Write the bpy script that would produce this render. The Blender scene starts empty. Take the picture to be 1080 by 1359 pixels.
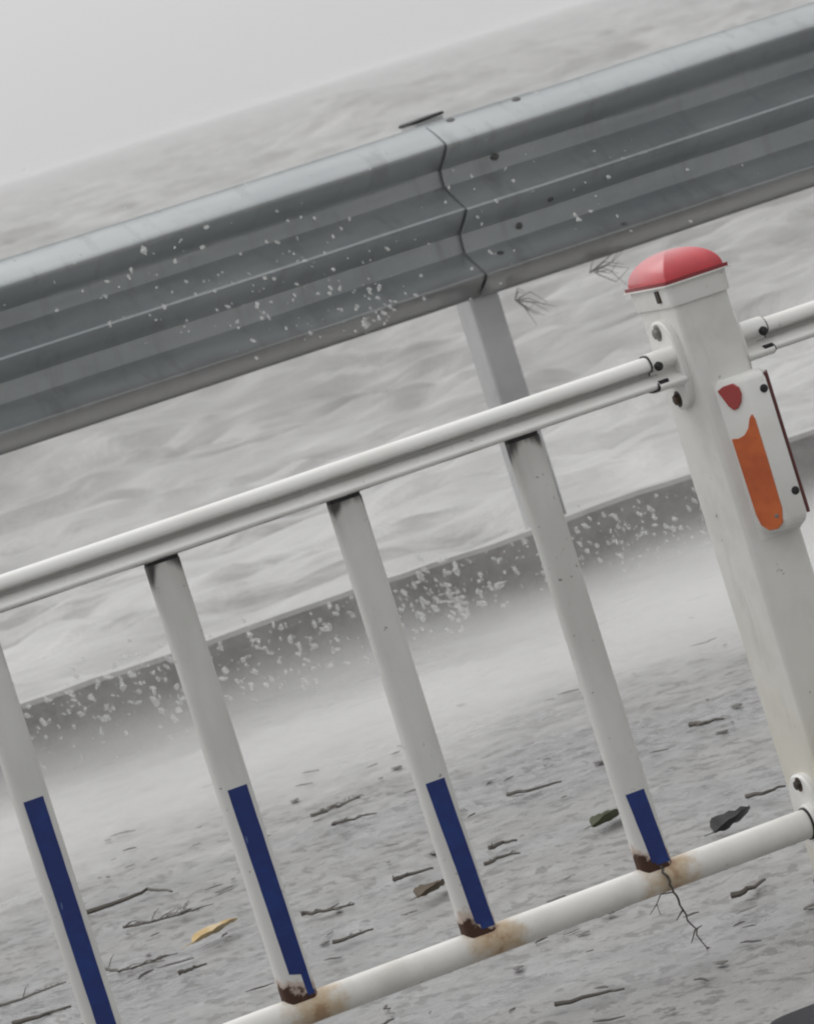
import bpy, bmesh, math, random
from math import sin, cos, pi, radians, exp, sqrt
from mathutils import Vector, Matrix, noise

S = bpy.context.scene
COL = S.collection
R = random.Random(11)

# ------------------------------------------------------------------ camera
ROLL, PITCH, YAW = 0.3035, 0.0721, 0.3491
CAM = Vector((0.0, -8.903, 1.5))
FPX, PW, PH = 8000.0, 1080.0, 1359.0
FW = Vector((sin(YAW) * cos(PITCH), cos(YAW) * cos(PITCH), -sin(PITCH)))
r0 = Vector((cos(YAW), -sin(YAW), 0))
u0 = r0.cross(FW)
RT = r0 * cos(ROLL) - u0 * sin(ROLL)
UP = r0 * sin(ROLL) + u0 * cos(ROLL)
cd = bpy.data.cameras.new('camera')
cam = bpy.data.objects.new('camera', cd)
COL.objects.link(cam)
M = Matrix.Identity(4)
for i in range(3):
    M[i][0], M[i][1], M[i][2], M[i][3] = RT[i], UP[i], -FW[i], CAM[i]
cam.matrix_world = M
cd.sensor_fit = 'VERTICAL'
cd.sensor_height = 24.0
cd.sensor_width = 24.0
cd.lens = 24.0 * FPX / PH
cd.clip_start, cd.clip_end = 0.1, 9000.0
cd.dof.use_dof = True
cd.dof.focus_distance = 9.7
cd.dof.aperture_fstop = 17.0
S.camera = cam

# ------------------------------------------------------------------ light
SUN_EL, SUN_AZ = radians(52), radians(-22)      # azimuth from +Y (the sea) towards +X
w = bpy.data.worlds.new('World')
S.world = w
w.use_nodes = True
nt = w.node_tree
nt.nodes.clear()
N = nt.nodes.new
out = N('ShaderNodeOutputWorld')
bg = N('ShaderNodeBackground')
bg.inputs['Strength'].default_value = 0.1
sky = N('ShaderNodeTexSky')
sky.sky_type = 'NISHITA'
sky.sun_disc = False
sky.sun_elevation = SUN_EL
sky.sun_rotation = SUN_AZ
sky.dust_density = 3.0
hs = N('ShaderNodeHueSaturation')
hs.inputs['Saturation'].default_value = 0.06
mx = N('ShaderNodeMixRGB')                       # cloud deck hides most of the clear sky
mx.inputs[0].default_value = 0.8
mx.inputs[2].default_value = (6.1, 6.12, 6.14, 1)
tc = N('ShaderNodeTexCoord')
dt = N('ShaderNodeVectorMath')                   # cloud is thinner, so brighter, over the sea
dt.operation = 'DOT_PRODUCT'
dt.inputs[1].default_value = (-0.10, 0.16, 0.75)
ad = N('ShaderNodeMath')
ad.operation = 'ADD'
ad.inputs[1].default_value = 0.86
ad.use_clamp = False
mu = N('ShaderNodeVectorMath')
mu.operation = 'SCALE'
L = nt.links.new
L(sky.outputs[0], hs.inputs['Color'])
L(hs.outputs[0], mx.inputs[1])
L(tc.outputs['Generated'], dt.inputs[0])
L(dt.outputs['Value'], ad.inputs[0])
L(mx.outputs[0], mu.inputs[0])
L(ad.outputs[0], mu.inputs['Scale'])
L(mu.outputs[0], bg.inputs['Color'])
L(bg.outputs[0], out.inputs['Surface'])

sl = bpy.data.lights.new('sun', 'SUN')
sl.energy = 0.7
sl.angle = radians(60)
sl.color = (1.0, 0.985, 0.96)
so = bpy.data.objects.new('sun', sl)
COL.objects.link(so)
sd = Vector((sin(SUN_AZ) * cos(SUN_EL), cos(SUN_AZ) * cos(SUN_EL), sin(SUN_EL)))
so.rotation_euler = sd.to_track_quat('Z', 'Y').to_euler()
so.location = (0, 0, 30)

S.view_settings.view_transform = 'Standard'
S.view_settings.look = 'None'
S.view_settings.exposure = 0.22
S.view_settings.gamma = 1.0
S.cycles.max_bounces = 8
S.cycles.volume_bounces = 3
S.cycles.transparent_max_bounces = 8
S.cycles.filter_width = 2.1

# ------------------------------------------------------------------ helpers
def ray(px, py):
    return FW + RT * ((px - PW / 2) / FPX) - UP * ((py - PH / 2) / FPX)

def at(px, py, axis, val):
    """world point seen at a photo pixel on the plane axis = val"""
    d = ray(px, py)
    return CAM + d * ((val - CAM[axis]) / d[axis])

class MB:
    def __init__(s):
        s.v, s.f, s.m = [], [], []
    def add(s, v, f, m=0):
        b = len(s.v)
        s.v += [Vector(q) for q in v]
        s.f += [tuple(i + b for i in q) for q in f]
        s.m += [m] * len(f)
    def box(s, a, b, m=0):
        (x0, y0, z0), (x1, y1, z1) = a, b
        v = [(x0, y0, z0), (x1, y0, z0), (x1, y1, z0), (x0, y1, z0), (x0, y0, z1), (x1, y0, z1), (x1, y1, z1), (x0, y1, z1)]
        s.add(v, [(0, 3, 2, 1), (4, 5, 6, 7), (0, 1, 5, 4), (1, 2, 6, 5), (2, 3, 7, 6), (3, 0, 4, 7)], m)
    def loft(s, rings, m=0, cap=True):
        n = len(rings[0])
        v = [p for r in rings for p in r]
        f = []
        for i in range(len(rings) - 1):
            for j in range(n):
                k = (j + 1) % n
                f.append((i * n + j, i * n + k, (i + 1) * n + k, (i + 1) * n + j))
        if cap:
            f.append(tuple(range(n - 1, -1, -1)))
            f.append(tuple((len(rings) - 1) * n + j for j in range(n)))
        s.add(v, f, m)
    def tube(s, path, rad, n=8, m=0):
        path = [Vector(p) for p in path]
        rings = []
        for i, p in enumerate(path):
            t = (path[min(i + 1, len(path) - 1)] - path[max(i - 1, 0)]).normalized()
            a = t.cross(Vector((0, 0, 1)))
            if a.length < 1e-3: a = t.cross(Vector((0, 1, 0)))
            a.normalize(); b = t.cross(a)
            q = rad[i] if isinstance(rad, (list, tuple)) else rad
            rings.append([p + (a * cos(2 * pi * k / n) + b * sin(2 * pi * k / n)) * q for k in range(n)])
        s.loft(rings, m)
    def disc(s, c, nrm, r0, h, n=16, m=0, dome=0.0):
        """a short round boss standing on c along nrm"""
        nrm = Vector(nrm).normalized()
        a = nrm.orthogonal().normalized(); b = nrm.cross(a); c = Vector(c)
        prof = [(r0, 0), (r0, h * .7), (r0 * .82, h), (r0 * .4, h + dome), (r0 * .05, h + dome * 1.2)]
        s.loft([[c + nrm * z + (a * cos(2 * pi * k / n) + b * sin(2 * pi * k / n)) * q for k in range(n)] for q, z in prof], m)
    def hexbolt(s, c, nrm, r, h, m=0):
        s.disc(c, nrm, r * 1.45, h * .3, 16, m)
        nrm = Vector(nrm).normalized()
        s.disc(Vector(c) + nrm * h * .3, nrm, r, h, 6, m, h * .1)

def rrect(cx, cy, hx, hy, r, n=5):
    o = []
    for sx, sy, a0 in ((1, 1, 0), (-1, 1, 90), (-1, -1, 180), (1, -1, 270)):
        for k in range(n + 1):
            a = radians(a0 + 90 * k / n)
            o.append((cx + sx * (hx - r) + r * cos(a), cy + sy * (hy - r) + r * sin(a)))
    return o

def obj(name, mb, mats, parent=None, origin=None, smooth=True, bevel=0.0, seg=2, auto=40):
    """link one mesh object; vertices are given in world space"""
    po = parent.get('w') if parent else None
    po = Vector(po) if po else Vector((0, 0, 0))
    og = Vector(origin) if origin is not None else po
    me = bpy.data.meshes.new(name)
    me.from_pydata([v - og for v in mb.v], [], mb.f)
    for m in (mats if isinstance(mats, (list, tuple)) else [mats]): me.materials.append(m)
    me.polygons.foreach_set('material_index', mb.m)
    me.update()
    bm = bmesh.new(); bm.from_mesh(me)
    bmesh.ops.recalc_face_normals(bm, faces=bm.faces)
    bm.to_mesh(me); bm.free()
    o = bpy.data.objects.new(name, me)
    COL.objects.link(o)
    o.location = og - po
    o['w'] = tuple(og)
    if parent: o.parent = parent
    if bevel:
        b = o.modifiers.new('bevel', 'BEVEL'); b.width = bevel; b.segments = seg; b.limit_method = 'ANGLE'; b.angle_limit = radians(35)
    if smooth:
        me.polygons.foreach_set('use_smooth', [True] * len(me.polygons))
        try: me.set_sharp_from_angle(angle=radians(auto))
        except Exception: pass
    return o

def tag(o, label, cat, group=None, kind=None):
    o['label'] = label; o['category'] = cat
    if group: o['group'] = group
    if kind: o['kind'] = kind
    return o

def thing(name, loc, label, cat, group=None):
    o = bpy.data.objects.new(name, None)
    COL.objects.link(o)
    o.empty_display_size = .1
    o.location = loc; o['w'] = tuple(loc)
    return tag(o, label, cat, group)

# ------------------------------------------------------------------ materials
class Mat:
    """small node-graph writer"""
    def __init__(s, name, rough=.5, metal=0., color=(.5, .5, .5), spec=.5):
        s.m = bpy.data.materials.new(name); s.m.use_nodes = True
        s.t = s.m.node_tree; s.b = s.t.nodes['Principled BSDF']
        s.b.inputs['Roughness'].default_value = rough; s.b.inputs['Metallic'].default_value = metal
        s.b.inputs['Base Color'].default_value = (*color, 1); s.b.inputs['Specular IOR Level'].default_value = spec
        s.tc = s.t.nodes.new('ShaderNodeTexCoord')
    def n(s, kind, **kw):
        o = s.t.nodes.new(kind)
        for k, v in kw.items(): setattr(o, k, v)
        return o
    def l(s, a, b): s.t.links.new(a, b)
    def co(s, scale=(1, 1, 1), loc=(0, 0, 0), src='Object'):
        mp = s.n('ShaderNodeMapping'); mp.inputs['Scale'].default_value = scale; mp.inputs['Location'].default_value = loc
        s.l(s.tc.outputs[src], mp.inputs[0]); return mp.outputs[0]
    def noise(s, scale, detail=4, rough=.55, stretch=(1, 1, 1), loc=(0, 0, 0), dist=0.):
        o = s.n('ShaderNodeTexNoise'); o.inputs['Scale'].default_value = scale; o.inputs['Detail'].default_value = detail
        o.inputs['Roughness'].default_value = rough; o.inputs['Distortion'].default_value = dist
        s.l(s.co(stretch, loc), o.inputs['Vector']); return o.outputs['Fac']
    def ramp(s, src, a, b, lo=0., hi=1.):
        o = s.n('ShaderNodeMapRange'); o.interpolation_type = 'SMOOTHSTEP'
        o.inputs['From Min'].default_value = a; o.inputs['From Max'].default_value = b
        o.inputs['To Min'].default_value = lo; o.inputs['To Max'].default_value = hi
        s.l(src, o.inputs['Value']); return o.outputs[0]
    def math(s, op, a, b=None):
        o = s.n('ShaderNodeMath', operation=op)
        for i, q in enumerate((a, b)):
            if q is None: continue
            if isinstance(q, (int, float)): o.inputs[i].default_value = q
            else: s.l(q, o.inputs[i])
        return o.outputs[0]
    def mix(s, fac, a, b):
        o = s.n('ShaderNodeMixRGB')
        for i, q in enumerate((fac, a, b)):
            if isinstance(q, tuple): o.inputs[i].default_value = (*q, 1)
            elif isinstance(q, (int, float)): o.inputs[i].default_value = q
            else: s.l(q, o.inputs[i])
        return o.outputs[0]
    def axis(s, k, src='Object'):
        o = s.n('ShaderNodeSeparateXYZ'); s.l(s.tc.outputs[src], o.inputs[0]); return o.outputs[k]
    def color(s, src): s.l(src, s.b.inputs['Base Color'])
    def rough(s, src): s.l(src, s.b.inputs['Roughness'])
    def bump(s, src, strength=.3, dist=.01):
        o = s.n('ShaderNodeBump'); o.inputs['Strength'].default_value = strength; o.inputs['Distance'].default_value = dist
        s.l(src, o.inputs['Height']); s.l(o.outputs[0], s.b.inputs['Normal'])

def paint(name, base, rough=.38, dirt=.25, seed=0.):
    q = Mat(name, rough)
    n1 = q.noise(9, 5, .6, loc=(seed, 0, 0))
    n2 = q.noise(60, 3, .6, loc=(0, seed, 0))
    c = q.mix(q.ramp(n1, .42, .72, 0, dirt), base, tuple(x * y for x, y in zip(base, (.66, .64, .58))))
    c = q.mix(q.ramp(n2, .70, .76, 0, .55), c, (.16, .13, .10))
    q.color(c); q.rough(q.ramp(n1, .3, .7, rough - .08, rough + .14))
    q.bump(n1, .12, .004)
    return q

W0 = (.64, .635, .61)
m_rail = paint('white_paint_rail', (.80, .795, .775), .28, .2, 3.)
q = m_rail                                      # shade of the groove painted in, grimy chips along the torn lower lip
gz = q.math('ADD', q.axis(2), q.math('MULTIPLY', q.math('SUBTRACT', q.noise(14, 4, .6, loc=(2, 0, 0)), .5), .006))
groove_shade = q.math('MULTIPLY', q.ramp(gz, .8915, .896), q.ramp(gz, .9035, .9085, 1, 0))
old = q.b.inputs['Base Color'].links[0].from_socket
c = q.mix(q.math('MULTIPLY', groove_shade, .62), old, (.27, .265, .25))
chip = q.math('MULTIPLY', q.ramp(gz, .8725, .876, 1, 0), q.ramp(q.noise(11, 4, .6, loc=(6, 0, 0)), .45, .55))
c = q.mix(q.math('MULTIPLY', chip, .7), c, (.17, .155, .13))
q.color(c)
m_post = paint('white_paint_post', (.71, .705, .68), .42, .35, 7.)
q = m_post                                      # yellowed towards the foot, rust specks along the edges
old = q.b.inputs['Base Color'].links[0].from_socket
yz = q.math('ADD', q.axis(2), q.math('MULTIPLY', q.math('SUBTRACT', q.noise(6, 4, .6), .5), .5))
c = q.mix(q.ramp(yz, .15, .60, .55, 0), old, (.62, .575, .47))
c = q.mix(q.ramp(q.noise(48, 4, .6, (1, 1, .6), (1, 8, 0)), .70, .735, 0, .8), c, (.10, .075, .05))
c = q.mix(q.ramp(q.noise(13, 5, .65, (1, 1, .22), (5, 2, 0)), .57, .72, 0, .35), c, (.36, .335, .28))
q.color(c)
m_plastic = paint('white_plastic', (.76, .755, .73), .42, .28, 11.)

# bars: white paint, rusted through at the foot, grime and painted-in shadow under the rail
q = Mat('white_paint_bar', .42)
oi = q.n('ShaderNodeObjectInfo'); va = q.n('ShaderNodeVectorMath', operation='ADD'); vs_ = q.n('ShaderNodeVectorMath', operation='SCALE')
cx_ = q.n('ShaderNodeCombineXYZ')
for k_ in range(3): q.l(oi.outputs['Random'], cx_.inputs[k_])
vs_.inputs['Scale'].default_value = 23.0; q.l(cx_.outputs[0], vs_.inputs[0])
q.l(q.tc.outputs['Object'], va.inputs[0]); q.l(vs_.outputs[0], va.inputs[1])
def vnoise(scale, detail, stretch=(1, 1, 1)):
    o = q.n('ShaderNodeTexNoise'); o.inputs['Scale'].default_value = scale; o.inputs['Detail'].default_value = detail; o.inputs['Roughness'].default_value = .6
    m_ = q.n('ShaderNodeMapping'); m_.inputs['Scale'].default_value = stretch
    q.l(va.outputs[0], m_.inputs[0]); q.l(m_.outputs[0], o.inputs['Vector']); return o.outputs['Fac']
n1 = vnoise(7, 5, (1, 1, .35)); n2 = vnoise(45, 4); n3 = vnoise(90, 3); n4 = vnoise(28, 3, (1, 1, .12))
z = q.axis(2); x = q.axis(0)
c = q.mix(q.ramp(n1, .40, .70, 0, .6), (.66, .655, .635), (.50, .495, .47))
c = q.mix(q.ramp(n3, .69, .73, 0, .75), c, (.12, .10, .08))
zz = q.math('ADD', z, q.math('MULTIPLY', q.math('SUBTRACT', n2, .5), .075))
zz = q.math('ADD', zz, q.math('MULTIPLY', x, .35))
c = q.mix(q.ramp(zz, .026, .042, .5, 0), c, (.36, .19, .09))
c = q.mix(q.ramp(zz, .014, .026, 1, 0), c, (.055, .022, .012))
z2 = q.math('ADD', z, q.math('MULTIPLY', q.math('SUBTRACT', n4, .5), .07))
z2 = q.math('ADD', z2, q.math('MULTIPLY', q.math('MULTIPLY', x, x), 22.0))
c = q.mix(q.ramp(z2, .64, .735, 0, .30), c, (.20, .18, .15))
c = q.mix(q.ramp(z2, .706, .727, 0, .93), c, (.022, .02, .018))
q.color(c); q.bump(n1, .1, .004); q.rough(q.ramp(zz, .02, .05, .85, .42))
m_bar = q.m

# bottom rail: white paint with rust runs beside every bar
q = Mat('white_paint_lower_rail', .36)
n1 = q.noise(10, 5, .6); n2 = q.noise(32, 4, .65)
fx = q.math('FRACT', q.math('ADD', q.math('DIVIDE', q.axis(0), .316), .40))
dx = q.math('SUBTRACT', fx, .46)
dx = q.math('ADD', q.math('ABSOLUTE', dx), q.math('MULTIPLY', q.math('SUBTRACT', n2, .5), .34))
c = q.mix(q.ramp(n1, .42, .75, 0, .45), (.77, .76, .73), (.50, .47, .41))
c = q.mix(q.ramp(dx, .05, .21, .75, 0), c, (.48, .33, .16))
c = q.mix(q.ramp(dx, .0, .06, .55, 0), c, (.27, .115, .04))
c = q.mix(q.ramp(n2, .68, .76, 0, .5), c, (.22, .18, .13))
q.color(c); q.bump(n1, .12, .004)
m_lrail = q.m

q = Mat('blue_reflective_film', .34)
n1 = q.noise(30, 4, .6)
sc = q.noise(26, 2, .5, (3.2, 1, .5), (4, 0, 0), .4)
c = q.mix(q.ramp(n1, .4, .7), (.006, .022, .140), (.008, .034, .19))
c = q.mix(q.ramp(sc, .735, .75, 0, .7), c, (.16, .22, .36))
q.color(c); m_blue = q.m

q = Mat('red_cap_plastic', .28)
n1 = q.noise(18, 4, .6)
q.color(q.mix(q.ramp(n1, .35, .7), (.56, .026, .040), (.46, .024, .034))); q.b.inputs['Coat Weight'].default_value = .5
q.b.inputs['Coat Roughness'].default_value = .2; m_red = q.m
q = Mat('orange_reflector', .30)
n1 = q.noise(22, 4, .6)
q.color(q.mix(q.ramp(n1, .35, .7), (.60, .135, .032), (.47, .095, .026))); m_orange = q.m
m_redrim_shade = Mat('red_cap_rim_shade', .35, color=(.22, .025, .03)).m  # darker red paints in the shadow line around the cap's base
m_redbtn = Mat('red_reflector', .3, color=(.36, .05, .045)).m
m_darkred = Mat('dark_red_reflector', .35, color=(.10, .022, .020)).m
m_black = Mat('black_rubber', .6, color=(.012, .012, .012)).m
q = Mat('dark_rusty_steel', .55, .5); n1 = q.noise(60, 4, .6)
q.color(q.mix(q.ramp(n1, .4, .65), (.05, .046, .042), (.10, .055, .03))); m_bolt = q.m
m_gbolt = Mat('weathered_bolt', .5, .4, (.10, .10, .098)).m
m_zbolt = Mat('dull_zinc', .45, .6, (.22, .22, .21)).m

# galvanised steel, wet
def galv(name, k=1.0, seed=0, dirt=.75):
    q = Mat(name, .42, .45); q.b.inputs['Coat Weight'].default_value = .85; q.b.inputs['Coat Roughness'].default_value = .10
    n1 = q.noise(5, 6, .65, (.35, 1, 1), (seed, 0, 0)); n2 = q.noise(55, 4, .6, loc=(0, seed, 0)); n3 = q.noise(3.2, 5, .6, (.8, 1, 2.0), (0, 0, seed))
    c = q.mix(q.ramp(n1, .3, .7), tuple(k * v for v in (.29, .315, .325)), tuple(k * v for v in (.385, .405, .412)))
    c = q.mix(q.ramp(n2, .55, .8, 0, .3), c, (.42, .44, .44))
    c = q.mix(q.ramp(n3, .58, .72, 0, .32), c, (.20, .205, .20))
    n4 = q.noise(5, 5, .65, (3.5, 1, .35), (0, 4, seed))
    c = q.mix(q.ramp(n4, .52, .70, 0, .38), c, (.19, .195, .195))           # wet run marks
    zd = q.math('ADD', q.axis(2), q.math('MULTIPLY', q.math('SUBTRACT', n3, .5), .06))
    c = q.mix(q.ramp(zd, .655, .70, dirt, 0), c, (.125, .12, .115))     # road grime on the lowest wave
    q.color(c); q.rough(q.ramp(n1, .3, .7, .30, .46)); q.bump(n1, .10, .01)
    return q.m
m_galv = galv('galvanised_beam', 1.0); m_galv2 = galv('galvanised_post', 1.3, 5, .1)
_g2 = m_galv2.node_tree.nodes.new('ShaderNodeHueSaturation'); _g2.inputs['Saturation'].default_value = .15
_b2 = m_galv2.node_tree.nodes['Principled BSDF']; _l2 = _b2.inputs['Base Color'].links[0].from_socket
m_galv2.node_tree.links.new(_l2, _g2.inputs['Color']); m_galv2.node_tree.links.new(_g2.outputs[0], _b2.inputs['Base Color'])

# pavement: wet grey concrete, sand and fine litter
q = Mat('wet_pavement', .32, spec=.5)
n1 = q.noise(.9, 5, .6); n2 = q.noise(9, 6, .7); n3 = q.noise(26, 4, .65, (1, .55, 1)); n4 = q.noise(80, 3, .6)
n5 = q.noise(2.3, 4, .6, loc=(7, 3, 0))
c = q.mix(q.ramp(n2, .32, .70), (.165, .164, .163), (.285, .284, .282))
c = q.mix(q.ramp(n1, .40, .70, 0, .4), c, (.27, .255, .23))
c = q.mix(q.ramp(n3, .525, .59, 0, .68), c, (.085, .081, .076))
c = q.mix(q.ramp(n4, .60, .68, 0, .45), c, (.07, .065, .06))
# foam of the overtopping waves, drying out towards the road
yy = q.math('ADD', q.axis(1), q.math('MULTIPLY', q.math('SUBTRACT', n5, .5), 3.0))
foam = q.math('MULTIPLY', q.ramp(yy, 3.0, 4.4, 0, .75), q.ramp(n2, .25, .5, .55, 1))
foam = q.math('MULTIPLY', foam, q.ramp(yy, 4.9, 6.0, 1, .12))
c = q.mix(foam, c, (.43, .426, .415))
q.color(c); q.rough(q.ramp(n1, .35, .65, .22, .5)); q.bump(n4, .4, .006)
m_pave = q.m

q = Mat('wet_concrete_kerb', .45)
n1 = q.noise(6, 6, .7); n2 = q.noise(30, 5, .7, (1, 1, .5)); n3 = q.noise(3, 4, .6, (1, 1, .25), (4, 0, 0))
c = q.mix(q.ramp(n1, .3, .7), (.24, .232, .227), (.36, .351, .345))
c = q.mix(q.ramp(n3, .5, .75, 0, .35), c, (.27, .265, .26))
c = q.mix(q.ramp(n2, .53, .62, 0, .6), c, (.33, .327, .32))
fz = q.math('ADD', q.axis(2), q.math('MULTIPLY', q.math('SUBTRACT', n3, .5), .16))
c = q.mix(q.ramp(fz, -.02, .13, .55, 0), c, (.36, .355, .345))             # wash line of foam along its foot
topm = q.n('ShaderNodeSeparateXYZ'); q.l(q.tc.outputs['Normal'], topm.inputs[0])
c = q.mix(q.ramp(topm.outputs[2], .6, .9, 0, .9), c, (.45, .445, .435))     # white water running over the top
q.color(c); q.bump(n1, .6, .02); m_kerb = q.m

q = Mat('storm_sea', .30, spec=.45)
n1 = q.noise(.32, 7, .68, (.55, 1, 1), dist=.6); n2 = q.noise(1.7, 6, .7, (.5, 1, 1), (5, 0, 0), .5); n3 = q.noise(.045, 5, .6, (.5, 1, 1))
c = q.mix(q.ramp(n1, .42, .58), (.19, .185, .178), (.30, .296, .288))
c = q.mix(q.ramp(n2, .53, .61, 0, .6), c, (.40, .396, .388))
c = q.mix(q.ramp(n3, .45, .65, 0, .35), c, (.255, .25, .243))
y = q.axis(1); n5 = q.noise(.30, 5, .65, (1, .16, 1), (3, 1, 0))
c = q.mix(q.ramp(n5, .50, .59, 0, .55), c, (.175, .171, .165))
ys = q.math('ADD', y, q.math('MULTIPLY', n1, 14.0))
c = q.mix(q.math('MULTIPLY', q.ramp(ys, 24, 40, .8, 0), q.ramp(n2, .36, .50, .2, 1)), c, (.43, .426, .418))                # backwash foam close to the wall
q.color(c); q.bump(n2, .5, .08); m_sea = q.m

q = Mat('wet_bark', .6); n1 = q.noise(40, 3, .6)
q.color(q.mix(n1, (.065, .057, .048), (.13, .115, .10))); m_bark = q.m
m_bark2 = Mat('grey_bark', .6, color=(.155, .145, .13)).m
m_weed = Mat('dry_weed', .7, color=(.36, .35, .335)).m
m_leafd = Mat('dark_leaf', .45, color=(.032, .030, .030)).m
m_leafb = Mat('brown_leaf', .55, color=(.13, .10, .065)).m
q = Mat('yellow_leaf', .5); n1 = q.noise(25, 3, .6)
q.color(q.mix(q.ramp(n1, .35, .65), (.56, .40, .17), (.66, .54, .36))); m_leafy = q.m
m_leafg = Mat('olive_leaf', .5, color=(.085, .095, .045)).m
q = Mat('white_water', .25, color=(.80, .80, .79)); q.b.inputs['Subsurface Weight'].default_value = 0.0
tb = q.n('ShaderNodeBsdfTransparent'); mxs = q.n('ShaderNodeMixShader'); mxs.inputs[0].default_value = .36
q.l(tb.outputs[0], mxs.inputs[1]); q.l(q.b.outputs[0], mxs.inputs[2]); q.l(mxs.outputs[0], q.t.nodes['Material Output'].inputs['Surface'])
m_drop = q.m

# ------------------------------------------------------------------ the setting
def structure(name, mb, m, **kw):
    o = obj(name, mb, m, **kw); o['kind'] = 'structure'; return o

def axis_steps(lo, a, b, hi, d):
    o = []; t = a; st = d
    while t > lo: st *= 1.35; t -= st; o.append(max(t, lo))
    o.reverse(); t = a
    while t < b: o.append(t); t += d
    st = d
    while t < hi: o.append(t); st *= 1.35; t += st
    return o + [hi]
gx, gy = axis_steps(-60, 1.3, 7.0, 120, .020), axis_steps(-60, -2.2, 5.6, 6.10, .020)
def rough_z(x, y):
    if not (-1 < x < 10 and -4 < y < 6): return 0.0
    a = noise.noise(Vector((x * 14, y * 11, 1))) * .0050 + noise.noise(Vector((x * 30, y * 24, 5))) * .0034
    b = max(0, noise.noise(Vector((x * 9, y * 7, 9))) - .25) * .022
    return a + b - .004
n_ = len(gx)
mb = MB()
mb.add([(x_, y_, rough_z(x_, y_)) for y_ in gy for x_ in gx], [(i * n_ + k, i * n_ + k + 1, (i + 1) * n_ + k + 1, (i + 1) * n_ + k) for i in range(len(gy) - 1) for k in range(n_ - 1)])
structure('pavement', mb, m_pave, auto=180)

# sea: a fan of cells fine near the wall, wide far out, heaped into real waves
SEA_Z = -0.80
def wave(x, y):
    d = max(y - 6, 0)
    a = noise.noise(Vector((x * .10, y * .20, 0.3))) * .34 + noise.noise(Vector((x * .30 + 9, y * .62, 1.7))) * .17
    a += noise.noise(Vector((x * .95, y * 1.7, 4.1))) * .10 + noise.noise(Vector((x * 2.6, y * 4.2, 2.2))) * .05
    a += .10 * sin(y * .33 + .05 * x + 2.0 * noise.noise(Vector((x * .05, y * .05, 8))))
    sharp = abs(noise.noise(Vector((x * .16 + 3, y * .34, 6.6))))
    a += .16 * (1 - sharp) ** 4
    a += .20 * (.35 - abs(noise.noise(Vector((x * .50, y * 1.0, 11.0))))) + .07 * (.35 - abs(noise.noise(Vector((x * 1.5, y * 2.6, 14.0)))))
    far = noise.noise(Vector((x * .012, y * .035, 3.3))) * .55
    return SEA_Z + a + far * min(1, d / 120)
Q0, Q1 = at(362, 203, 2, SEA_Z), at(560, 150, 2, SEA_Z)      # one larger swell heaping up offshore
QD = (Q1 - Q0); QL = QD.length; QD.normalize(); QN = Vector((-QD.y, QD.x, 0))
def swell(x, y):
    p = Vector((x, y, SEA_Z)) - Q0
    s_, t_ = p.dot(QD) / QL, p.dot(QN)
    if not -.3 < s_ < 1.3 or abs(t_) > 30: return 0.0
    t_ += 2.0 * noise.noise(Vector((x * .12, y * .12, 1)))
    return 1.25 * exp(-((s_ - .58) / .34) ** 4) * exp(-(t_ / (2.6 if t_ < 0 else 12.0)) ** 2)
mb = MB()
rows = []
yv = 6.19
while yv < 4200:
    rows.append(yv)
    yv += .045 + (yv - 6.1) * .0078
cols = [-.75, -.45, -.28] + [-.2 + .4 * i / 250 for i in range(251)] + [.28, .45, .75]
nc = len(cols)
vs, fs = [], []
for yr in rows:
    dep = yr + 8.9
    for cx in cols:
        xx = dep * (.364 + cx)
        vs.append((xx, yr, wave(xx, yr) + (swell(xx, yr) if yr > 60 else 0)))
for i in range(len(rows) - 1):
    for j in range(nc - 1):
        fs.append((i * nc + j, i * nc + j + 1, (i + 1) * nc + j + 1, (i + 1) * nc + j))
mb.add(vs, fs)
structure('sea', mb, m_sea, auto=180)

# low concrete kerb wall the guardrail stands on
mb = MB()
WY0, WY1, WZ = 6.06, 6.17, .20
prof = [(WY0, -.0), (WY0, WZ - .012), (WY0 + .012, WZ), (WY1 - .012, WZ), (WY1, WZ - .012), (WY1, -2.5), (WY0 + .06, -2.5), (WY0 + .06, .0)]
xs = [-20 + .09 * i for i in range(int(70 / .09))]
mb.loft([[(x_, y_ + (.006 * noise.noise(Vector((x_ * 4, y_, z_ * 5))) if z_ > -1 else 0), z_ + (.014 * noise.noise(Vector((x_ * 2.2, 5, y_))) + .006 * noise.noise(Vector((x_ * 9, 5, y_))) if z_ > .1 else -.03 if z_ == 0 else 0)) for y_, z_ in prof] for x_ in xs])
tag(obj('sea_wall', mb, m_kerb, origin=(6, 6.3, 0)), 'low dark wet concrete kerb wall at the water edge under the steel guardrail', 'wall')

# ------------------------------------------------------------------ guardrail
GY = 6.30                       # plane of the beam crests
BH0, BH1 = .815, 1.318
HT = BH1 - BH0
fr = [(.026, .108), (.040, .100), (.082, .055), (.130, .014), (.15, .001), (.162, .0), (.178, .006), (.215, .035), (.27, .088), (.30, .100), (.36, .104), (.385, .100), (.43, .066), (.488, .020), (.503, .007), (.514, .0), (.528, .003), (.575, .040), (.63, .090), (.66, .100), (.735, .104), (.76, .100), (.805, .064), (.862, .018), (.876, .006), (.886, .0), (.900, .005), (.93, .030), (.97, .075), (.99, .092), (1.0, .095)]
def catmull(p, k=3):
    o = []
    for i in range(len(p) - 1):
        a, b, c_, d = p[max(i - 1, 0)], p[i], p[i + 1], p[min(i + 2, len(p) - 1)]
        for t in range(k):
            t /= k
            o.append(tuple(.5 * (2 * b[j] + (c_[j] - a[j]) * t + (2 * a[j] - 5 * b[j] + 4 * c_[j] - d[j]) * t * t + (3 * b[j] - a[j] - 3 * c_[j] + d[j]) * t ** 3) for j in range(2)))
    return o + [p[-1]]
frs = catmull(fr, 2)
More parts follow.
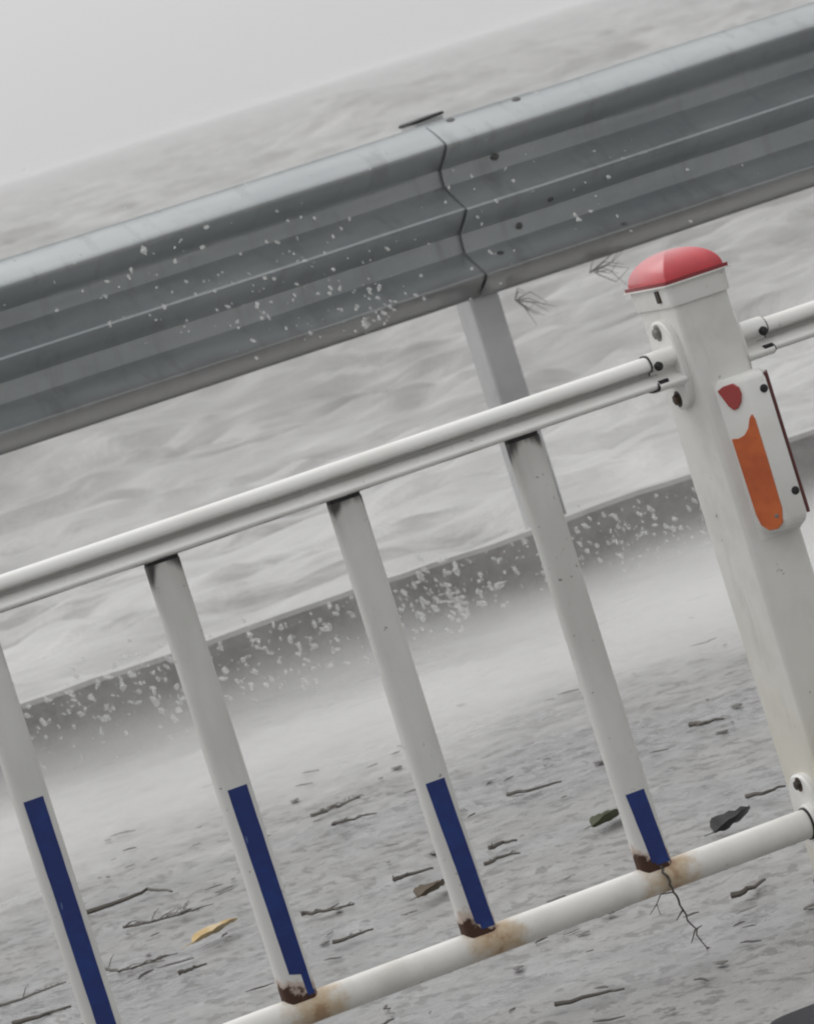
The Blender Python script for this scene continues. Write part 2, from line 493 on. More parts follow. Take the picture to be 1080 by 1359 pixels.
guard = thing('guardrail', (6.1, 6.42, .2), 'grey galvanised three-wave steel guardrail on round posts along the sea edge', 'guardrail')
def beam(x0, x1, dy, ragged):
    mb = MB()
    front = [(GY + dy + y_, BH1 - f_ * HT) for f_, y_ in frs]
    back = [(y_ + .005, z_) for y_, z_ in reversed(front)]
    k = max(2, int((x1 - x0) / .12))
    rings = []
    for i in range(k + 1):
        x_ = x0 + (x1 - x0) * i / k
        wob = .004 * noise.noise(Vector((x_ * .9, dy * 100, 1)))
        rings.append([(x_, y_ + wob, z_ + wob * .6 + .0035 * noise.noise(Vector((x_ * 1.7, z_ * 7, 2)))) for y_, z_ in front + back])
    mb.loft(rings)
    return mb
XS = 5.955                      # where the right-hand beam laps over the left one
obj('rail_beam', beam(-14, XS + .33, 0, 0), m_galv, guard, auto=30)
obj('rail_beam', beam(XS, 30, -.010, 1), m_galv, guard, auto=30)
PX0, PX1, PY0, PY1 = 5.938, 6.028, 6.43, 6.55
for kx in (-2, -1, 0, 1, 2):
    dx_ = kx * 4.0
    cx, cy, hx_, hy_ = (PX0 + PX1) / 2 + dx_, (PY0 + PY1) / 2, (PX1 - PX0) / 2, (PY1 - PY0) / 2
    mb = MB()
    mb.loft([[(a, b, z_) for a, b in rrect(cx, cy, hx_, hy_, .012, 5)] for z_ in (-1.4, .5, .8, 1.1, 1.318)])
    p = obj('support_post', mb, m_galv2, guard, origin=(cx, cy, .2))
    mb = MB()
    mb.loft([[(a, b, z_ + .05 * (a - cx)) for a, b in rrect(cx, cy, hx_ + g_, hy_ + g_, .02, 6)] for z_, g_ in ((1.318, .005), (1.325, .006), (1.3265, .002))])
    obj('post_cap', mb, m_black, p)
    mb = MB(); mb.box((cx - .04, 6.415, .86), (cx + .04, 6.429, 1.27)); obj('spacer_block', mb, m_galv2, p, bevel=.004)
# splice bolts around the lap joint (photo pixels -> beam surface)
for bx, by, yy_, big in ((604, 157, GY + .05, 1), (692, 131, GY + .05, 1), (657, 210, GY + .085, 1.3), (733, 262, GY + .035, 1.1), (688, 300, GY + .093, 1.25), (666, 338, GY + .045, .8), (645, 292, GY + .06, .6), (820, 300, GY + .05, .7)):
    P = at(bx, by, 1, yy_)
    f_ = (BH1 - P.z) / HT
    # surface depth and slope at this height
    best = min(range(len(frs)), key=lambda i: abs(frs[i][0] - f_))
    i0, i1 = max(best - 1, 0), min(best + 1, len(frs) - 1)
    dy_, dz_ = frs[i1][1] - frs[i0][1], -(frs[i1][0] - frs[i0][0]) * HT
    nrm = Vector((0, dz_, -dy_)).normalized()
    if nrm.y > 0: nrm = -nrm
    c_ = Vector((P.x, GY - .010 + frs[best][1], BH1 - frs[best][0] * HT))
    mb = MB(); mb.disc(c_ - nrm * .001, nrm, .0125 * big, .0035, 18, 0, .0005)
    if big > 1: mb.disc(c_ + nrm * .003, nrm, .008 * big, .006, 6, 0, .001)
    obj('splice_bolt', mb, m_gbolt, guard)

# ------------------------------------------------------------------ fence
ZB = .13                        # lower rail axis
BARX = [2.198 + .316 * i for i in range(-5, 5)]
def rail_prof():
    h = [(0, .927), (-.0095, .9263), (-.0175, .922), (-.0220, .9145), (-.0215, .9080), (-.0155, .9035), (-.0055, .9010), (-.0030, .8970), (-.0075, .8930), (-.0200, .8865), (-.0268, .8815), (-.0268, .8765), (-.0200, .8725), (0, .8712)]
    h = catmull(h, 3)
    return h + [(-a, b) for a, b in reversed(h[1:-1])]
def panel(x0, x1, bars, label):
    t = thing('road_fence', ((x0 + x1) / 2, 0, 0), label, 'fence panel', 'white fence panels beside the road')
    mb = MB(); rp = rail_prof(); k = int((x1 - x0) / .06)
    mb.loft([[(x0 + (x1 - x0) * i / k, y_ + .0012 * noise.noise(Vector((i * .9, 2, 1))), z_ + .0016 * noise.noise(Vector((x0 + (x1 - x0) * i / k, 0, 3))) - (.0022 * max(0, noise.noise(Vector((i * .6, 1, 1)))) if z_ < .874 else 0)) for y_, z_ in rp] for i in range(k + 1)])
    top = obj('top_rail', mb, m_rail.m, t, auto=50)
    mb = MB()
    mb.loft([[(x0 - .021 + (x1 - x0 + .042) * i / k, .0245 * cos(2 * pi * j / 28), ZB + .0245 * sin(2 * pi * j / 28)) for j in range(28)] for i in range(k + 1)])
    obj('bottom_rail', mb, m_lrail, t, origin=(2.83 if x0 < 3 else 2.83 + .316 * 5, 0, ZB))
    for i, bx in enumerate(bars):
        mb = MB()
        lean = .003 * R.uniform(-1, 1)
        zs = [ZB + .016, ZB + .03, .3, .5, .7, .866]
        mb.loft([[(a + lean * (z_ - .5), b, z_) for a, b in rrect(bx, 0, .0275, .019, .0135, 6)] for z_ in zs])
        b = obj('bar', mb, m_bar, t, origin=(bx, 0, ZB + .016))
        mb = MB()
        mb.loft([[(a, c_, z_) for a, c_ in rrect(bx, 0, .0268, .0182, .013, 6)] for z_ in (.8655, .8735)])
        obj('dark_gap_ring', mb, m_black, b)  # black ring added for the shadowed, grimy gap below the rail
        # blue strip, a thin film on the flat of the bar, skewed a little, torn at its foot on one bar
        ST = {2.83: (.497, .153, .0, .006, True), 3.146: (.402, .155, -.002, .008, False), 3.462: (.277, .154, -.002, .007, False), 2.514: (.585, .152, -.002, .002, False)}
        key = min(ST, key=lambda q_: abs(q_ - bx))
        ztop, zlow, o0, o1, torn = ST[key] if abs(key - bx) < .02 else (.40 + .03 * sin(bx * 9), .155, 0, .005, False)
        mb = MB(); hw = .0165; yf = -.0190 - .0004
        n = 60; ptsL, ptsR = [], []
        for j in range(n + 1):
            s_ = j / n; zc = ztop + (zlow - ztop) * s_; oc = o0 + (o1 - o0) * s_ + .0005 * noise.noise(Vector((bx * 5, zc * 30, 1)))
            wl = hw
            if torn and s_ > .89: wl = -.002
            elif not torn and s_ > .95: wl = hw * .6
            ptsL.append((bx + oc - wl, zc)); ptsR.append((bx + oc + hw - .003 * s_, zc - .0))
        loop = [(a, b_) for a, b_ in ptsL] + list(reversed(ptsR))
        v = [(a, yf, z_) for a, z_ in loop] + [(a, -.0186, z_) for a, z_ in loop]
        m_ = len(loop); f = []
        for j in range(n):
            f.append((j, j + 1, m_ - 2 - j, m_ - 1 - j))
            f.append((m_ + j, m_ + m_ - 1 - j, m_ + m_ - 2 - j, m_ + j + 1))
        for j in range(m_): f.append((j, (j + 1) % m_, m_ + (j + 1) % m_, m_ + j))
        mb.add(v, f)
        st = obj('reflective_strip', mb, m_blue, b, smooth=False)
        if torn: st['label'] = 'blue reflective strip torn away at its lower left corner'
    return t

PXL, PXR, PYF, PYB = 3.760, 3.858, -.05, .10
panel(.55, PXL - .045, BARX, 'white tubular fence panel with blue striped bars left of the red capped post')
RB = [3.858 + .16 + .25 + .316 * i for i in range(8)]
panel(PXR + .040, PXR + .04 + 2.9, RB, 'white fence panel right of the red capped post at the photo edge')

post = thing('fence_post', (3.809, .025, 0), 'square white fence post with red domed cap and orange reflector bracket', 'fence post')
mb = MB(); mcx, mcy = (PXL + PXR) / 2, (PYF + PYB) / 2
hx, hy = (PXR - PXL) / 2, (PYB - PYF) / 2
mb.loft([[(a, b, z_) for a, b in rrect(mcx, mcy, hx, hy, .010, 5)] for z_ in (.012, .3, .6, .9, 1.02)])
obj('post_shaft', mb, m_post.m, post)
mb = MB()
for z0, z1, g in ((.992, 1.032, .004),):
    mb.loft([[(a, b, z_) for a, b in rrect(mcx, mcy, hx + g_, hy + g_, .012, 5)] for z_, g_ in ((z0, g), (z0 + .003, g + .001), (z1 - .006, g + .002))])
mb.loft([[(a, b, z_) for a, b in rrect(mcx, mcy, hx + .013, hy + .013, .008, 4)] for z_ in (1.026, 1.0285)])
capb = obj('cap_collar', mb, m_plastic.m, post, auto=30)
mb = MB(); mb.box((PXL - .009, -.018, 1.002), (PXL - .004, -.006, 1.022))
obj('screw', mb, m_bolt, capb)
# red cap: four curved hips meeting in a soft crown
mb = MB(); rings = [[(a, b, z_) for a, b in rrect(mcx, mcy, hx + .009, hy + .009, .003, 3)] for z_ in (1.0287, 1.0345)]
for i in range(0, 15):
    t_ = i / 14 * pi / 2
    s_ = max(cos(t_) ** 1.0, .02); zc = 1.0345 + .044 * sin(t_)
    rings.append([(a, b, zc) for a, b in rrect(mcx, mcy, (hx + .004) * s_, (hy + .004) * s_, .004 * s_, 3)])
mb.loft(rings)
mb.m = [1 if f_ < len(rings[0]) else 0 for f_ in range(len(mb.f))]
obj('red_cap', mb, [m_red, m_redrim_shade], post, auto=28)
FY = .020
def flange(xf, sgn, zc, tall, group=None):
    """oval plate on the post side face with a socket for the rail"""
    mb = MB(); n = 32
    rg = []
    for h_, sc_ in ((0, 1), (.009, 1), (.012, .95)):
        ring = []
        for k in range(n):
            a = 2 * pi * k / n; cy_, cz_ = cos(a), sin(a)
            ring.append((xf + sgn * h_, FY + .050 * sc_ * (abs(cy_) ** .8) * (1 if cy_ > 0 else -1), zc + tall * sc_ * (abs(cz_) ** .8) * (1 if cz_ > 0 else -1)))
        rg.append(ring)
    mb.loft(rg)
    return mb
for xf, sgn in ((PXL, -1), (PXR, 1)):
    mb = flange(xf, sgn, .901, .074)
    fl = obj('rail_flange', mb, m_plastic.m, post, auto=35)
    mb = MB()
    rp = [(y_ * 1.16, .899 + (z_ - .899) * 1.16) for y_, z_ in rail_prof()]
    mb.loft([[(xf + sgn * e, y_, z_) for y_, z_ in rp] for e in (.008, .05, .056)])
    so_ = obj('rail_socket', mb, m_plastic.m, fl, auto=40)
    mb = MB()
    rp = [(y_ * 1.10, .899 + (z_ - .899) * 1.10) for y_, z_ in rail_prof()]
    mb.loft([[(xf + sgn * e, y_, z_) for y_, z_ in rp] for e in (.052, .0585)])
    obj('socket_gasket', mb, m_black, fl, auto=40)
    for dz_ in (.055, -.056):
        mb = MB(); mb.hexbolt((xf + sgn * .0115, .020, .901 + dz_), (sgn, 0, 0), .0095, .006)
        obj('bolt', mb, m_zbolt if dz_ > 0 else m_bolt, fl)
    mb = MB()
    mb.hexbolt((xf + sgn * .047, -.0255, .9085), (0, -1, .1), .0055, .004)
    mb.box((xf + sgn * .047 - .008, -.030, .872), (xf + sgn * .047 + .008, -.018, .886))
    obj('bolt', mb, m_black, fl)
    mb = flange(xf, sgn, ZB + .012, .066)
    fl = obj('rail_flange', mb, m_plastic.m, post, auto=35)
    mb = MB()
    mb.loft([[(xf + sgn * e, q_ * cos(2 * pi * j / 28), ZB + q_ * sin(2 * pi * j / 28)) for j in range(28)] for e, q_ in ((.008, .031), (.022, .031), (.024, .029))])
    obj('rail_socket', mb, m_plastic.m, fl)
    mb = MB()
    mb.loft([[(xf + sgn * e, q_ * cos(2 * pi * j / 28), ZB + q_ * sin(2 * pi * j / 28)) for j in range(28)] for e, q_ in ((.020, .0268), (.0275, .0268))])
    obj('socket_gasket', mb, m_black, fl)
    mb = MB(); mb.hexbolt((xf + sgn * .0115, .015, ZB + .062), (sgn, 0, 0), .0085, .006); obj('bolt', mb, m_bolt, fl)

# delineator on the front of the post
z0, z1 = .598, .857
A, B_, C_, D_ = (3.783, -.0505), (3.818, -.098), (3.853, -.098), (3.876, -.0505)
def plan(zc, inset=0., front=0.):
    return [(A[0] + inset, A[1], zc), (B_[0] + inset * .5, B_[1] + front, zc), (C_[0] - inset * .5, C_[1] + front, zc), (D_[0] - inset, D_[1], zc)]
mb = MB()
mb.loft([plan(z0 + .0, .014, .018), plan(z0 + .006, .006, .008), plan(z0 + .02, 0, 0), plan(z1 - .014, 0, 0), plan(z1 - .004, .004, .006), plan(z1, .010, .014)])
mb.box((3.7815, -.0508, .592), (3.8575, -.0502, .858))
refl = obj('reflector_body', mb, m_plastic.m, post, bevel=.005, seg=3)
refl['label'] = 'white plastic reflector body bolted to the post front'
def on_left(s_, zc, off):           # s_ 0..1 from rear edge to front edge of the slanted left face
    nx, ny = -(B_[1] - A[1]), (B_[0] - A[0])
    l_ = sqrt(nx * nx + ny * ny); nx, ny = -nx / l_, -ny / l_
    return Vector((A[0] + (B_[0] - A[0]) * s_ + nx * off, A[1] + (B_[1] - A[1]) * s_ + ny * off, zc))
def plate(loop, name, m, off=.0022, par=None):
    mb = MB(); n = len(loop)
    v = [on_left(s_, z_, off) for s_, z_ in loop] + [on_left(s_, z_, -.002) for s_, z_ in loop]
    mb.add(v, [tuple(range(n)), tuple(range(2 * n - 1, n - 1, -1))] + [(j, (j + 1) % n, n + (j + 1) % n, n + j) for j in range(n)])
    return obj(name, mb, m, par or refl, smooth=False, bevel=.0012, seg=2)
lo = .604
loop = [(.10, lo + .03), (.16, lo + .012), (.35, lo + .001), (.62, lo), (.82, lo + .008), (.93, lo + .03), (.95, .70), (.95, .784), (.90, .793), (.80, .788), (.66, .772), (.48, .763), (.28, .760), (.07, .762)]
plate(loop, 'orange_lens', m_orange)
mb = MB(); mb.disc(on_left(.72, .625, .002), (-.8, -.6, 0), .0035, .0015); obj('lens_rivet', mb, m_zbolt, refl)
loop = [(.10, .842), (.30, .847), (.60, .848), (.76, .840), (.78, .828), (.70, .816), (.55, .807), (.42, .806), (.30, .814)]
plate(loop, 'red_lens', m_redbtn, .004)
mb = MB()
e0, e1 = Vector((C_[0] + .003, C_[1] + .002, 0)), Vector((D_[0] - .001, D_[1] - .004, 0))
nr = Vector((.89, -.45, 0))
v = []
for off in (.0035, -.002):
    for e, zc in ((e0, .615), (e1, .618), (e1, .850), (e0, .850)):
        v.append(e + nr * off + Vector((0, 0, zc)))
mb.add(v, [(0, 1, 2, 3), (7, 6, 5, 4), (0, 4, 5, 1), (1, 5, 6, 2), (2, 6, 7, 3), (3, 7, 4, 0)])
obj('dark_red_lens', mb, m_darkred, refl, smooth=False, bevel=.001)
for zc in (.826, .655):
    mb = MB(); mb.disc((3.845, -.0975, zc), (0, -1, 0), .0068, .0025, 16, 0, .0005); obj('bolt', mb, m_black, refl)
mb = MB()
mb.loft([[(a, b, z_) for a, b in rrect(mcx, mcy, hx + .004 + g_, hy + .004 + g_, .010, 4)] for z_, g_ in ((.0, 0), (.024, 0), (.03, -.005))])
obj('foot_plate', mb, m_black, post)

# dark slab whose corner enters the lower right of the picture
P0 = at(1080, 1350, 2, .05)
mb = MB()
mb.loft([[(P0.x + .13 + a, P0.y - .20 + b, z_) for a, b in rrect(0, 0, .19 + g_, .30 + g_, .05, 6)] for z_, g_ in ((0.004, 0), (.04, 0), (.052, -.012), (.055, -.03))])
q = Mat('dark_grey_rubber', .85, spec=.2, color=(.028, .028, .033)); 
tag(obj('rubber_slab', mb, q.m, origin=(P0.x + .13, P0.y - .2, 0)), 'dark grey rubber base slab on the pavement at the lower right corner', 'base slab')

# ------------------------------------------------------------------ litter on the pavement
def twig_mesh(pts, r, branches=3, seed=0, needles=0):
    rr = random.Random(seed); mb = MB()
    pts = [Vector(p) for p in pts]
    path = []
    for i in range(len(pts) - 1):
        for k in range(4):
            path.append(pts[i].lerp(pts[i + 1], k / 4) + Vector((rr.gauss(0, r * .5), rr.gauss(0, r * .5), abs(rr.gauss(0, r * .3)))))
    path.append(pts[-1])
    n = len(path)
    mb.tube(path, [r * (1 - .65 * i / n) for i in range(n)], 6)
    ln = sum((path[i + 1] - path[i]).length for i in range(n - 1))
    for b in range(branches):
        i = rr.randrange(1, n - 1); t = (path[min(i + 1, n - 1)] - path[i - 1]).normalized()
        side = Vector((rr.gauss(0, 1), rr.gauss(0, 1), rr.uniform(0, .12))).normalized()
        d = (t * .7 + side * .8).normalized(); l_ = ln * rr.uniform(.12, .3)
        mb.tube([path[i], path[i] + d * l_ * .5, path[i] + d * l_ + Vector((0, 0, rr.uniform(-.05, .05) * l_))], [r * .5, r * .38, r * .2], 5)
    for b in range(needles):
        i = rr.randrange(0, n - 1); t = (path[i + 1] - path[i]).normalized()
        side = Vector((rr.gauss(0, 1), rr.gauss(0, 1), rr.uniform(0, .25))).normalized()
        d = (t * .8 + side * .7).normalized(); l_ = ln * rr.uniform(.10, .22)
        mb.tube([path[i], path[i] + d * l_ * .55 + Vector((0, 0, .004)), path[i] + d * l_], [r * .3, r * .25, r * .12], 4)
    return mb
def leaf_mesh(c, ang, ln, wd, curl, seed=0, tilt=0.):
    mb = MB(); nu, nv = 10, 6; v = []
    rr = random.Random(seed)
    ca, sa = cos(ang), sin(ang)
    for i in range(nu + 1):
        s_ = i / nu
        wv = wd * (sin(pi * s_ ** .8) ** .75) * .5 + .0006
        for j in range(nv + 1):
            t_ = j / nv * 2 - 1
            lx = (s_ - .5) * ln; ly = t_ * wv
            h = curl * (t_ * t_ * wv / (wd * .5) + 1.2 * (s_ - .45) ** 2 + .15 * rr.uniform(-1, 1)) + tilt * (s_)
            v.append((c[0] + lx * ca - ly * sa, c[1] + lx * sa + ly * ca, c[2] + .004 + max(h, 0)))
    f = []
    for i in range(nu):
        for j in range(nv):
            a = i * (nv + 1) + j
            f.append((a, a + 1, a + nv + 2, a + nv + 1))
    base = len(v)
    v2 = [(x_, y_, z_ + .0012) for x_, y_, z_ in v]
    mb.add(v + v2, f + [tuple(base + q_ for q_ in reversed(fc)) for fc in f])
    mb.tube([Vector(v[nv // 2]) , Vector(v[nv // 2]) - Vector((ca, sa, 0)) * ln * .25], [.0012, .0008], 5)
    return mb
def g(px, py, h=.006):
    P = at(px, py, 2, h); return P
named = [
    ([(118, 1211), (160, 1197), (196, 1181), (228, 1183)], .0075, 1, 0, m_bark, 'thick dark forked twig lying above the pine sprig at lower left', 'twig'),
    ([(165, 1231), (200, 1224), (240, 1214), (265, 1206)], .004, 3, 26, m_bark, 'dark bristly pine sprig lying just left of the yellow leaf', 'pine sprig'),
    ([(237, 1292), (254, 1287), (274, 1279)], .006, 1, 2, m_bark, 'short dark twig lying right below the yellow leaf', 'twig'),
    ([(138, 1287), (160, 1289), (178, 1285), (215, 1272)], .0045, 3, 8, m_bark, 'tangled grey twig lying below the pine sprig at lower left', 'twig'),
    ([(20, 1358), (55, 1349), (95, 1335)], .007, 1, 0, m_bark, 'dark straight twig lying at the lower left corner of the pavement', 'twig'),
    ([(0, 1335), (30, 1326), (88, 1303)], .0045, 2, 4, m_bark2, 'long thin twig just above the one at the lower left corner', 'twig'),
    ([(735, 1335), (785, 1322), (828, 1312)], .0055, 1, 0, m_bark, 'long thin twig lying below the bottom rail right of centre', 'twig'),
    ([(972, 1189), (998, 1180), (1014, 1167)], .0075, 0, 0, m_bark, 'thick dark twig lying below the bottom rail near the right post', 'twig'),
    ([(674, 1054), (700, 1050), (745, 1037)], .006, 1, 0, m_bark, 'dark twig lying midway between the two rightmost striped bars', 'twig'),
    ([(648, 1127), (665, 1119), (686, 1115)], .0065, 0, 2, m_bark, 'upper of two short twigs right of the middle blue strip', 'twig'),
    ([(643, 1147), (665, 1138), (690, 1132)], .0055, 0, 2, m_bark, 'lower of two short twigs right of the middle blue strip', 'twig'),
    ([(916, 963), (935, 960), (960, 954)], .0075, 1, 0, m_bark, 'stubby twig lying left of the post lower shaft', 'twig'),
    ([(990, 1057), (1012, 1053), (1042, 1043)], .0065, 0, 0, m_bark, 'dark twig lying just left of the lower post flange', 'twig'),
    ([(415, 1083), (450, 1070), (478, 1058)], .006, 3, 12, m_bark2, 'feathery grey twig lying right of the torn blue strip at mist edge', 'pine sprig'),
    ([(440, 1095), (460, 1090), (500, 1079)], .0045, 2, 4, m_bark, 'thin curved twig lying below the feathery one near mist edge', 'twig'),
    ([(520, 1170), (545, 1160), (575, 1152)], .0065, 0, 2, m_bark, 'dark twig lying just left of the middle striped bar', 'twig'),
    ([(400, 1215), (430, 1210), (470, 1200)], .0055, 2, 6, m_bark, 'branched dark twig lying right of the torn blue strip', 'twig'),
    ([(440, 1252), (470, 1243), (495, 1233)], .0055, 1, 2, m_bark, 'dark twig lying above the bottom rail left of the middle bar', 'twig'),
]
for i, (pp, r_, nb, nn, m, lab, cat) in enumerate(named):
    pts = [g(a, b, r_ + .002) for a, b in pp]
    o = obj('twig' if cat == 'twig' else 'pine_sprig', twig_mesh(pts, r_ * .8, nb, 40 + i, nn), m, origin=pts[0])
    tag(o, lab, cat)
c_ = g(288, 1243)
tag(obj('yellow_leaf', leaf_mesh(c_, .35, .12, .05, .012, 3, .008), m_leafy, origin=c_), 'curled pale yellow leaf lying on the wet pavement at lower left', 'leaf')
c_ = g(975, 1101)
tag(obj('dark_leaf', leaf_mesh(c_, .35, .10, .06, .02, 5, .014), m_leafd, origin=c_), 'crumpled blackish leaf just behind the bottom rail near the post', 'leaf')
c_ = g(575, 1186)
tag(obj('brown_leaf', leaf_mesh(c_, .6, .10, .045, .016, 8), m_leafb, origin=c_), 'curled brown leaf lying left of the middle striped bar foot', 'leaf')
c_ = g(808, 1092)
tag(obj('olive_leaf', leaf_mesh(c_, .5, .10, .04, .016, 9), m_leafg, origin=c_), 'olive brown leaf lying left of the rightmost blue strip', 'leaf')

# twig hanging over the lower rail below the rightmost bar
Pt = [at(876, 1150, 1, -.026), at(884, 1166, 1, -.030), at(893, 1184, 1, -.022), at(905, 1208, 1, -.012), at(922, 1234, 1, -.008), at(938, 1258, 1, -.010)]
mb = twig_mesh(Pt, .0027, 0, 77)
for k, (a, b) in ((4, (917, 1252)), (5, (958, 1259)), (3, (897, 1222)), (5, (935, 1268)), (4, (931, 1228))):
    mb.tube([Pt[k], at(a, b, 1, -.006)], [.0017, .0008], 5)
mb.tube([Pt[2], at(876, 1187, 1, .004), at(871, 1200, 1, .01), at(876, 1214, 1, .012)], [.0013, .0011, .0009, .0007], 5)
mb.tube([at(871, 1200, 1, .01), at(862, 1214, 1, .008)], [.001, .0006], 5)
tag(obj('hanging_twig', mb, m_bark, origin=Pt[0]), 'thin bare twig dangling over the bottom rail below the rightmost bar', 'twig')
# wisps of dead weed caught under the beam
for i, (pp, lab) in enumerate((([(683, 398), (700, 400), (716, 402)], 'grey weed wisp caught beside the guardrail post under the beam'), ([(782, 362), (800, 358), (826, 347)], 'grey weed wisp caught under the beam left of the red cap'))):
    pts = [at(a, b, 1, 6.40) for a, b in pp]
    rw = random.Random(90 + i); mb = MB(); rt = pts[0]
    for k in range(11):
        d = (pts[-1] - rt) * rw.uniform(.4, 1.15); d.z += rw.gauss(0, .022); d.y += rw.gauss(0, .02)
        b0 = rt + d * rw.uniform(0, .3) if k > 3 else rt
        md = b0 + d * .5 + Vector((0, 0, rw.gauss(0, .014)))
        mb.tube([b0, md, b0 + d + Vector((0, 0, rw.gauss(-.008, .02)))], [.0020, .0014, .0007], 5)
    o = obj('weed_wisp', mb, m_weed, origin=pts[0]); tag(o, lab, 'weed')

# countless little bits: separate pieces sharing a few meshes
protos = []
m_bits = [Mat('litter_' + n_, .6, color=c_).m for n_, c_ in (('dark', (.10, .093, .085)), ('grey', (.19, .182, .172)), ('mid', (.14, .132, .122)))]
for k in range(9):
    mb = MB()
    ln = R.uniform(.02, .05)
    if k < 5:                                   # splinters
        pts = [Vector((-ln, 0, .003)), Vector((-ln * .3, R.uniform(-.012, .012), .005)), Vector((ln * .4, R.uniform(-.012, .012), .005)), Vector((ln, R.uniform(-.02, .02), .003))]
        mb.tube(pts, [.002, R.uniform(.003, .005), .004, .0015], 6)
    else:                                       # flakes of leaf and bark
        n = 9; rg = []
        for h_, sc_ in ((.0, 1), (.002, 1.04), (.0045, .6)):
            rg.append([(ln * .7 * sc_ * cos(2 * pi * i / n) * (1 + .5 * noise.noise(Vector((i * 1.7, k * 3, 0)))), ln * .45 * sc_ * sin(2 * pi * i / n) * (1 + .5 * noise.noise(Vector((i * 1.7, k * 3, 5)))), h_ + .004 * noise.noise(Vector((i * .9, k, 9)))) for i in range(n)])
        mb.loft(rg)
    me = bpy.data.meshes.new('litter_bit')
    me.from_pydata(mb.v, [], mb.f); me.materials.append(m_bits[k % 3]); me.polygons.foreach_set('use_smooth', [True] * len(me.polygons))
    protos.append(me)
cnt = 0
while cnt < 230:
    yb = R.uniform(-1.7, 4.9); dep = yb + 8.9
    xb = dep * (.364 + R.uniform(-.085, .085))
    if R.random() < max(0, (yb - 2.6) / 3.2): continue
    P_ = noise.noise(Vector((xb * 1.3, yb * .9, 2)))
    if P_ < R.uniform(-.5, .15): continue       # litter drifts together
    o = bpy.data.objects.new('litter_bit', protos[cnt % 9])
    COL.objects.link(o)
    o.location = (xb, yb, .0015); s_ = R.uniform(.3, .85)
    o.scale = (s_, s_ * .8, s_ * R.uniform(.5, .9)); o.rotation_euler = (0, 0, R.uniform(-pi, pi))
    tag(o, 'tiny dark scrap of twig, bark or leaf strewn over the wet pavement', 'litter', 'small scraps strewn over the pavement')
    cnt += 1

# ------------------------------------------------------------------ spray
def blob(mb, c, r, rr):
    st = Vector((rr.uniform(.6, 1.0), rr.uniform(.6, 1.0), rr.uniform(.9, 1.7))) * r
    rot = Matrix.Rotation(rr.gauss(-.5, .5), 3, FW) @ Matrix.Rotation(rr.uniform(-.6, .6), 3, 'X')
    rings = []; sd_ = rr.uniform(0, 99)
    for i in range(1, 7):
        a = pi * i / 7
        row = []
        for k in range(8):
            d = Vector((sin(a) * cos(2 * pi * k / 8), sin(a) * sin(2 * pi * k / 8), cos(a)))
            d *= 1 + .75 * noise.noise(d * 1.3 + Vector((sd_, 0, 0)))
            row.append(Vector(c) + rot @ Vector((st.x * d.x, st.y * d.y, st.z * d.z)))
        rings.append(row)
    mb.loft(rings)
mb = MB()
rr = random.Random(5)
def cluster(px, py, sx, sy, n, y0, y1, r0_, r1_):
    for _ in range(n):
        P = at(rr.gauss(px, sx), rr.gauss(py, sy), 1, rr.uniform(y0, y1))
        blob(mb, P, r0_ + (r1_ - r0_) * rr.random() ** 2.2, rr)
cluster(400, 385, 110, 50, 130, 5.2, 6.2, .0012, .0055)
cluster(500, 412, 22, 18, 26, 5.6, 6.2, .002, .009)
cluster(260, 380, 170, 60, 110, 4.6, 6.2, .0012, .0055)
cluster(700, 260, 150, 60, 80, 4.6, 6.2, .0012, .0050)
cluster(590, 800, 42, 30, 110, 5.3, 6.0, .002, .010)
cluster(190, 920, 75, 32, 110, 5.3, 6.0, .0015, .009)
cluster(400, 880, 100, 32, 130, 5.3, 6.0, .0015, .008)
cluster(830, 720, 55, 28, 90, 5.3, 6.0, .0015, .007)
blob(mb, at(191, 332, 1, 5.9), .010, rr)
for _ in range(420):
    qx = rr.uniform(20, 930); qy = 945 - .335 * qx + abs(rr.gauss(0, 45)) + 4
    blob(mb, at(qx, qy, 1, rr.uniform(5.5, 6.02)), .0015 + .0065 * rr.random() ** 2, rr)
tag(obj('sea_spray', mb, m_drop, origin=(6, 5.8, .5)), 'white drops of sea spray flying up in front of the guardrail and kerb wall', 'spray', kind='stuff')

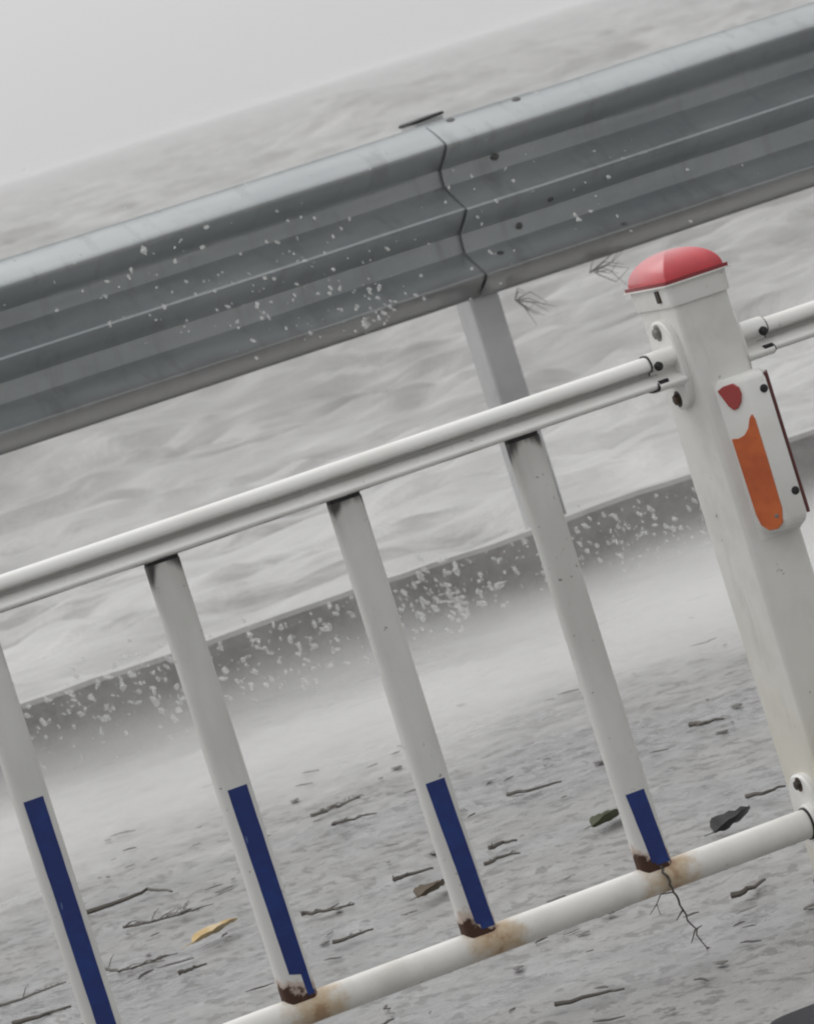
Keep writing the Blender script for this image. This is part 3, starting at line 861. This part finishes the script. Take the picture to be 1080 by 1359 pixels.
# low bank of blown spray lying on the pavement before the kerb wall
mb = MB(); mb.box((-6, 2.2, .006), (22, 6.03, .34))
o = obj('spray_mist', mb, [], origin=(0, 0, 0), smooth=False)
mm = bpy.data.materials.new('blown_spray'); mm.use_nodes = True
t = mm.node_tree; t.nodes.clear()
q = Mat.__new__(Mat); q.m = mm; q.t = t; q.tc = t.nodes.new('ShaderNodeTexCoord')
mo = t.nodes.new('ShaderNodeOutputMaterial'); vp = t.nodes.new('ShaderNodeVolumePrincipled')
vp.inputs['Color'].default_value = (.97, .968, .96, 1); vp.inputs['Anisotropy'].default_value = .0
n1 = q.noise(1.1, 3, .55, (.6, 1, 1)); 
yy = q.math('ADD', q.axis(1), q.math('MULTIPLY', q.math('SUBTRACT', n1, .5), 2.4))
zz = q.math('SUBTRACT', q.axis(2), q.math('MULTIPLY', q.math('SUBTRACT', n1, .5), .16))
den = q.math('MULTIPLY', q.ramp(yy, 2.9, 5.0), q.ramp(zz, .015, .16, 1, 0))
den = q.math('MULTIPLY', den, q.ramp(q.axis(1), 5.75, 6.02, 1, .5))
n2 = q.noise(3.2, 4, .6, (.45, 1.3, 1.6), (2, 0, 0))
den = q.math('MULTIPLY', den, q.ramp(n2, .30, .66, .6, 1.9))
q.l(den, vp.inputs['Density']); q.l(vp.outputs[0], mo.inputs['Volume'])
o.data.materials.clear(); o.data.materials.append(mm)
tag(o, 'pale bank of blown sea spray lying over the pavement before the kerb wall', 'mist', kind='stuff')

# sea air
mb = MB(); mb.box((-3300, -70, -4.0), (4800, 4300, 3.2))
o = obj('haze', mb, [], origin=(0, 0, 0), smooth=False)
mm = bpy.data.materials.new('sea_haze'); mm.use_nodes = True
t = mm.node_tree; t.nodes.clear()
mo = t.nodes.new('ShaderNodeOutputMaterial'); vp = t.nodes.new('ShaderNodeVolumePrincipled')
vp.inputs['Color'].default_value = (.985, .985, .985, 1); vp.inputs['Density'].default_value = .0002
t.links.new(vp.outputs[0], mo.inputs['Volume'])
o.data.materials.append(mm)
tag(o, 'pale sea haze in the air over the water and the road', 'haze', kind='stuff')

for o in bpy.data.objects:
    if 'w' in o: del o['w']
